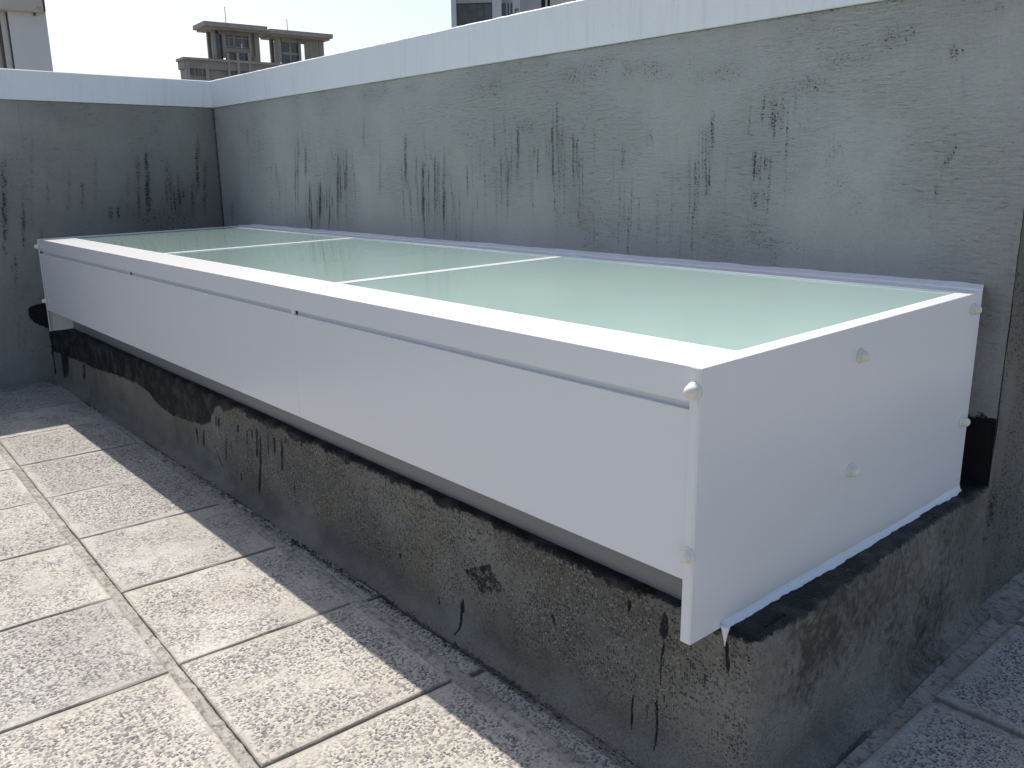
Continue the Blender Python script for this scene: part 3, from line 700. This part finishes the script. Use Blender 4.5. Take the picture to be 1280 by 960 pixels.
# roofs
def roof_slab(xl, xr, ytop, th, depth):
    a0, zt_ = fa(xl, ytop); a1, _ = fa(xr, ytop); m = MB()
    F.box(m, a0, a1, 0, depth, zt_-th, zt_); o = bpart(m, 'roof', M_TAN2, tw)
    m = MB(); F.box(m, a0+.4, a1-.4, .4, depth-.4, zt_-th-.3, zt_-th+.02); bpart(m, 'roof_soffit', M_TAN, tw)
    return o, a0, a1, zt_-th-.3
r1, a0, a1, zr1 = roof_slab(292, 712, 84, .62, 5.4)
r2_, c0, c1, zr2 = roof_slab(733, 1150, 137, .62, 5.6)
zlow = fa(500, 330, OV)[1]
def tower(ax0, ax1, ztop, zbot, depth, name='wall'):
    """four corner piers, spandrels and mullions round a dark glazed core"""
    w = ax1-ax0
    for p, q in ((0,.07),(.90,1.0)):
        for b0, b1 in ((OV, OV+.6), (depth-.5, depth)):
            m = MB(); F.box(m, ax0+w*p, ax0+w*q, b0, b1, zbot, ztop); bpart(m, 'corner_pier', M_TAN, tw)
    m = MB(); F.box(m, ax0+.25, ax0+.4, OV+.61, depth-.51, zbot, ztop-.6); bpart(m, 'window', M_BGL, tw)
    m = MB(); F.box(m, ax0+w*.15, ax0+w*.85, OV+.2, OV+.7, ztop-.5, ztop); bpart(m, 'beam', M_TAN, tw)
A0 = fa(350, 230, OV)[0]; A1 = fa(662, 230, OV)[0]; B0 = fa(772, 260, OV)[0]; B1 = fa(1092, 260, OV)[0]
zb2 = fa(850, 470, OV)[1]
tower(A0, A1, zr1+.02, zlow-.5, 4.2); tower(B0, B1, zr2+.02, zb2, 4.2)
rect(tw, F, 440, 592, 112, 345, OV+.5, 'window', M_BGL, fa, .2)
for x in (455, 490, 545, 590): rect(tw, F, x-5, x+5, 112, 292, OV+.42, 'mullion', M_TAN, fa, .06)
for y in (200, 262): rect(tw, F, 440, 592, y-3, y+3, OV+.44, 'mullion', M_TAN2, fa, .05)
rect(tw, F, 350, 362, 120, 330, OV+.1, 'pier', M_TAN2, fa, .6); rect(tw, F, 415, 440, 112, 330, OV+.1, 'pier', M_TAN, fa, .6)
rect(tw, F, 592, 606, 120, 330, OV+.1, 'pier', M_TAN2, fa, .6); rect(tw, F, 638, 662, 125, 330, OV+.12, 'pier', M_TAN, fa, .6)
rect(tw, F, 362, 415, 112, 146, OV+.15, 'lintel', M_TAN, fa, .5); rect(tw, F, 606, 638, 118, 165, OV+.15, 'lintel', M_TAN, fa, .5)
rect(tw, F, 362, 415, 146, 345, OV+.6, 'window', M_BGL, fa, .2); rect(tw, F, 606, 638, 165, 325, OV+.6, 'window', M_TAN2, fa, .2)
rect(tw, F, 540, 548, 238, 270, OV+.40, 'bright_opening', M_PALE, fa, .05); rect(tw, F, 440, 592, 270, 300, OV+.2, 'spandrel', M_TAN, fa, .4)  # pale strip paints the brightness of a narrow opening in the bay
# second tower's bays
rect(tw, F, 778, 806, 165, 360, OV+.05, 'pier', M_TAN2, fa, .6)
rect(tw, F, 806, 930, 165, 232, OV+.2, 'lintel', M_TAN, fa, .5); rect(tw, F, 810, 926, 232, 420, OV+.5, 'window', M_BGL, fa, .2)
for x in (870,): rect(tw, F, x-5, x+5, 232, 420, OV+.4, 'mullion', M_TAN, fa, .08)
rect(tw, F, 810, 926, 297, 312, OV+.42, 'spandrel', M_TAN, fa, .06)
rect(tw, F, 926, 942, 200, 420, OV+.1, 'pier', M_TAN, fa, .5); rect(tw, F, 972, 1092, 190, 420, OV+.15, 'wall_panel', M_TAN, fa, .5)
for x in (1010, 1050): rect(tw, F, x-4, x+4, 195, 420, OV+.08, 'rib', M_TAN2, fa, .06)
rect(tw, F, 942, 972, 190, 240, OV+.2, 'lintel', M_TAN, fa, .4)
# lower body
m = MB(); L0 = fa(172, 380, OV)[0]; L1 = fa(860, 400, OV)[0]; zL = fa(300, 336, OV)[1]
F.box(m, L0, L1, OV+.3, 4.6, GROUND_Z, zL-.4); bpart(m, 'wall', M_TAN, tw)
m = MB(); F.box(m, L1+.05, L1+12, OV+1, 4.6, GROUND_Z, zL-1.2); bpart(m, 'side_wing', M_TAN, tw)
m = MB(); F.box(m, L0-.4, L1+.2, OV-.35, 5.0, zL-.35, zL); bpart(m, 'cornice', M_TAN2, tw)
m = MB(); F.box(m, L0-.2, L1+.1, OV-.1, 4.8, zL-1.5, zL-.36); bpart(m, 'frieze', M_TAN, tw)
for x0, x1, y0, y1 in ((205,305,375,447), (330,436,378,414), (470,515,305,440), (535,592,300,440), (610,640,395,425), (700,745,388,400)):
    w = rect(tw, F, x0, x1, y0, y1, OV+.15, 'window', M_BGL, fa, .3)
for x in (230, 255, 280): rect(tw, F, x-2, x+2, 375, 447, OV+.1, 'mullion', M_TAN2, fa, .05)
rect(tw, F, 452, 468, 300, 470, OV-.3, 'pier', M_TAN2, fa, .6); rect(tw, F, 515, 533, 300, 470, OV-.3, 'pier', M_TAN2, fa, .6); rect(tw, F, 592, 606, 300, 470, OV-.3, 'pier', M_TAN2, fa, .6)
rect(tw, F, 306, 328, 375, 480, OV-.1, 'pier', M_TAN2, fa, .4); rect(tw, F, 172, 200, 350, 480, OV-.1, 'pier', M_TAN2, fa, .4)
for x, yt, yb in ((430, -10, 75), (845, 75, 125)):
    a_, z1 = fa(x, yt, 4); z0 = fa(x, yb, 4)[1]; m = MB(); F.box(m, a_-.04, a_+.04, 3.96, 4.04, z0-3.0, z1); bpart(m, 'antenna', M_SHUT, tw)

# grey building above the long coping
def cq(x, y): return 540+x/6.4, y/6.4
G = Facade(565, 20, 55.0, math.radians(-8)); ga = lambda x, y, b=0: G.at(*cq(x, y), b)
gb = tag(empty('grey_building', (float(G.P[0]), float(G.P[1]), GROUND_Z)), 'grey building with dark glazed bays showing just above the long coping', 'building')
a0 = ga(152, 100)[0]; a1 = ga(642, 40)[0]; m = MB(); G.box(m, a0, a1, .35, 9, GROUND_Z, 24); bpart(m, 'wall', M_GREY, gb)
def grect(x0, x1, b0, b1, name, mat, root, y=60, z0=-6, z1=24):
    p = ga(x0, y)[0]; q = ga(x1, y)[0]; m = MB(); G.box(m, p, q, b0, b1, z0, z1); return bpart(m, name, mat, root)
grect(152, 192, 0, .6, 'pier', M_PALE, gb); grect(482, 555, 0, .6, 'pier', M_PALE, gb)
for kz in range(0, 10):
    zb = 2.0+kz*3.0 - 2.4
    grect(194, 410, .25, .5, 'window', M_SHUT, gb, z0=zb+.25, z1=zb+2.75); grect(416, 478, .22, .5, 'window', M_BGL, gb, z0=zb+.25, z1=zb+2.75); grect(557, 640, .22, .5, 'window', M_BGL, gb, z0=zb+.25, z1=zb+2.75)
    grect(194, 480, .1, .32, 'spandrel', M_GREY, gb, z0=zb-.2, z1=zb+.24)
    for x in (597, 620): grect(x-4, x+4, .1, .24, 'mullion', M_GREY, gb, z0=zb+.25, z1=zb+2.75)
H = Facade(652, 20, 40.0, math.radians(-6))
hb = tag(empty('rooftop_structure', (float(H.P[0]), float(H.P[1]), GROUND_Z)), 'pale stair-head block with a cream wall showing above the long coping', 'building')
def hrect(u0, u1, b0, b1, z0, z1, name, mat):
    p = H.at(u0, 8)[0]; q = H.at(u1, 8)[0]; m = MB(); H.box(m, p, q, b0, b1, z0, z1); return bpart(m, name, mat, hb)
hrect(650, 676, 0, 5, GROUND_Z, 14, 'wall', M_GREY); hrect(676.2, 687, .8, 5, GROUND_Z, 14, 'recess', M_SHUT); hrect(681, 683.5, .3, .79, -3, 14, 'pipe', M_PALE); hrect(687.2, 714, .2, 5, GROUND_Z, 14, 'side_wall', M_CREAM)
hrect(643, 649.8, .4, .7, 5.5, 5.65, 'bracket', M_SHUT)
m = MB(); p0_ = H.at(642, 16)[0]; p1_ = H.at(647, 4)[0]; zA = H.at(644, 14)[1]
H.box(m, p0_, p0_+.05, .4, .5, zA-1.5, zA+.1); H.box(m, p0_, p1_, .4, .5, zA+.1, zA+.18); bpart(m, 'rail', M_SHUT, hb)

# pale house beyond the left parapet
K = Facade(62, 60, 11.5, math.radians(4))
kb = tag(empty('rooftop_house', (float(K.P[0]), float(K.P[1]), GROUND_Z)), 'pale rooftop house with beige eaves trim standing beyond the dark side parapet', 'building')
ka = lambda u, v, b=0: K.at(u, v, b)
def krect(u0, u1, b0, b1, z0, z1, name, mat, v=50):
    p = ka(u0, v)[0]; q = ka(u1, v)[0]; m = MB(); K.box(m, p, q, b0, b1, z0, z1); return bpart(m, name, mat, kb)
zf = ka(40, 16)[1]
krect(14, 61.5, 0, 4, GROUND_Z, zf+.05, 'wall', M_PALE)
krect(-160, 13.5, .25, 4, GROUND_Z, zf+.05, 'recessed_wall', M_CREAM)
krect(4.5, 11.8, .10, .24, -2, zf+.04, 'downpipe', M_PALE); krect(12.1, 13.4, .06, .22, -2, zf+.04, 'joint_strip', M_SHUT)
krect(.2, 1.6, .16, .24, -2, zf+.04, 'joint_strip', M_SHUT)
e = krect(-160, 53, -.10, 4.2, zf, zf+.75, 'eaves_trim', M_METAL, v=10); krect(53.2, 56, -.06, 4.2, zf+.02, zf+.75, 'edge_strip', M_SHUT, v=8)
a_, z_ = ka(48.5, 10, -.1)
m = MB(); rings = []
for r, b in ((.022,-.10),(.022,-.108),(.014,-.112),(.012,-.122),(.004,-.126)):
    rings.append([K.fn()(a_+r*math.cos(t), b, z_+r*math.sin(t)) for t in np.linspace(0, 2*math.pi, 12, endpoint=False)])
bpart(m.rings(rings), 'bolt', mat_plain('brass_bolt', (.45,.36,.2), .3, .1, 10), kb)
krect(41.5, 44.5, -.02, .0, zf-.03, zf, 'bolt', M_SHUT, v=18)
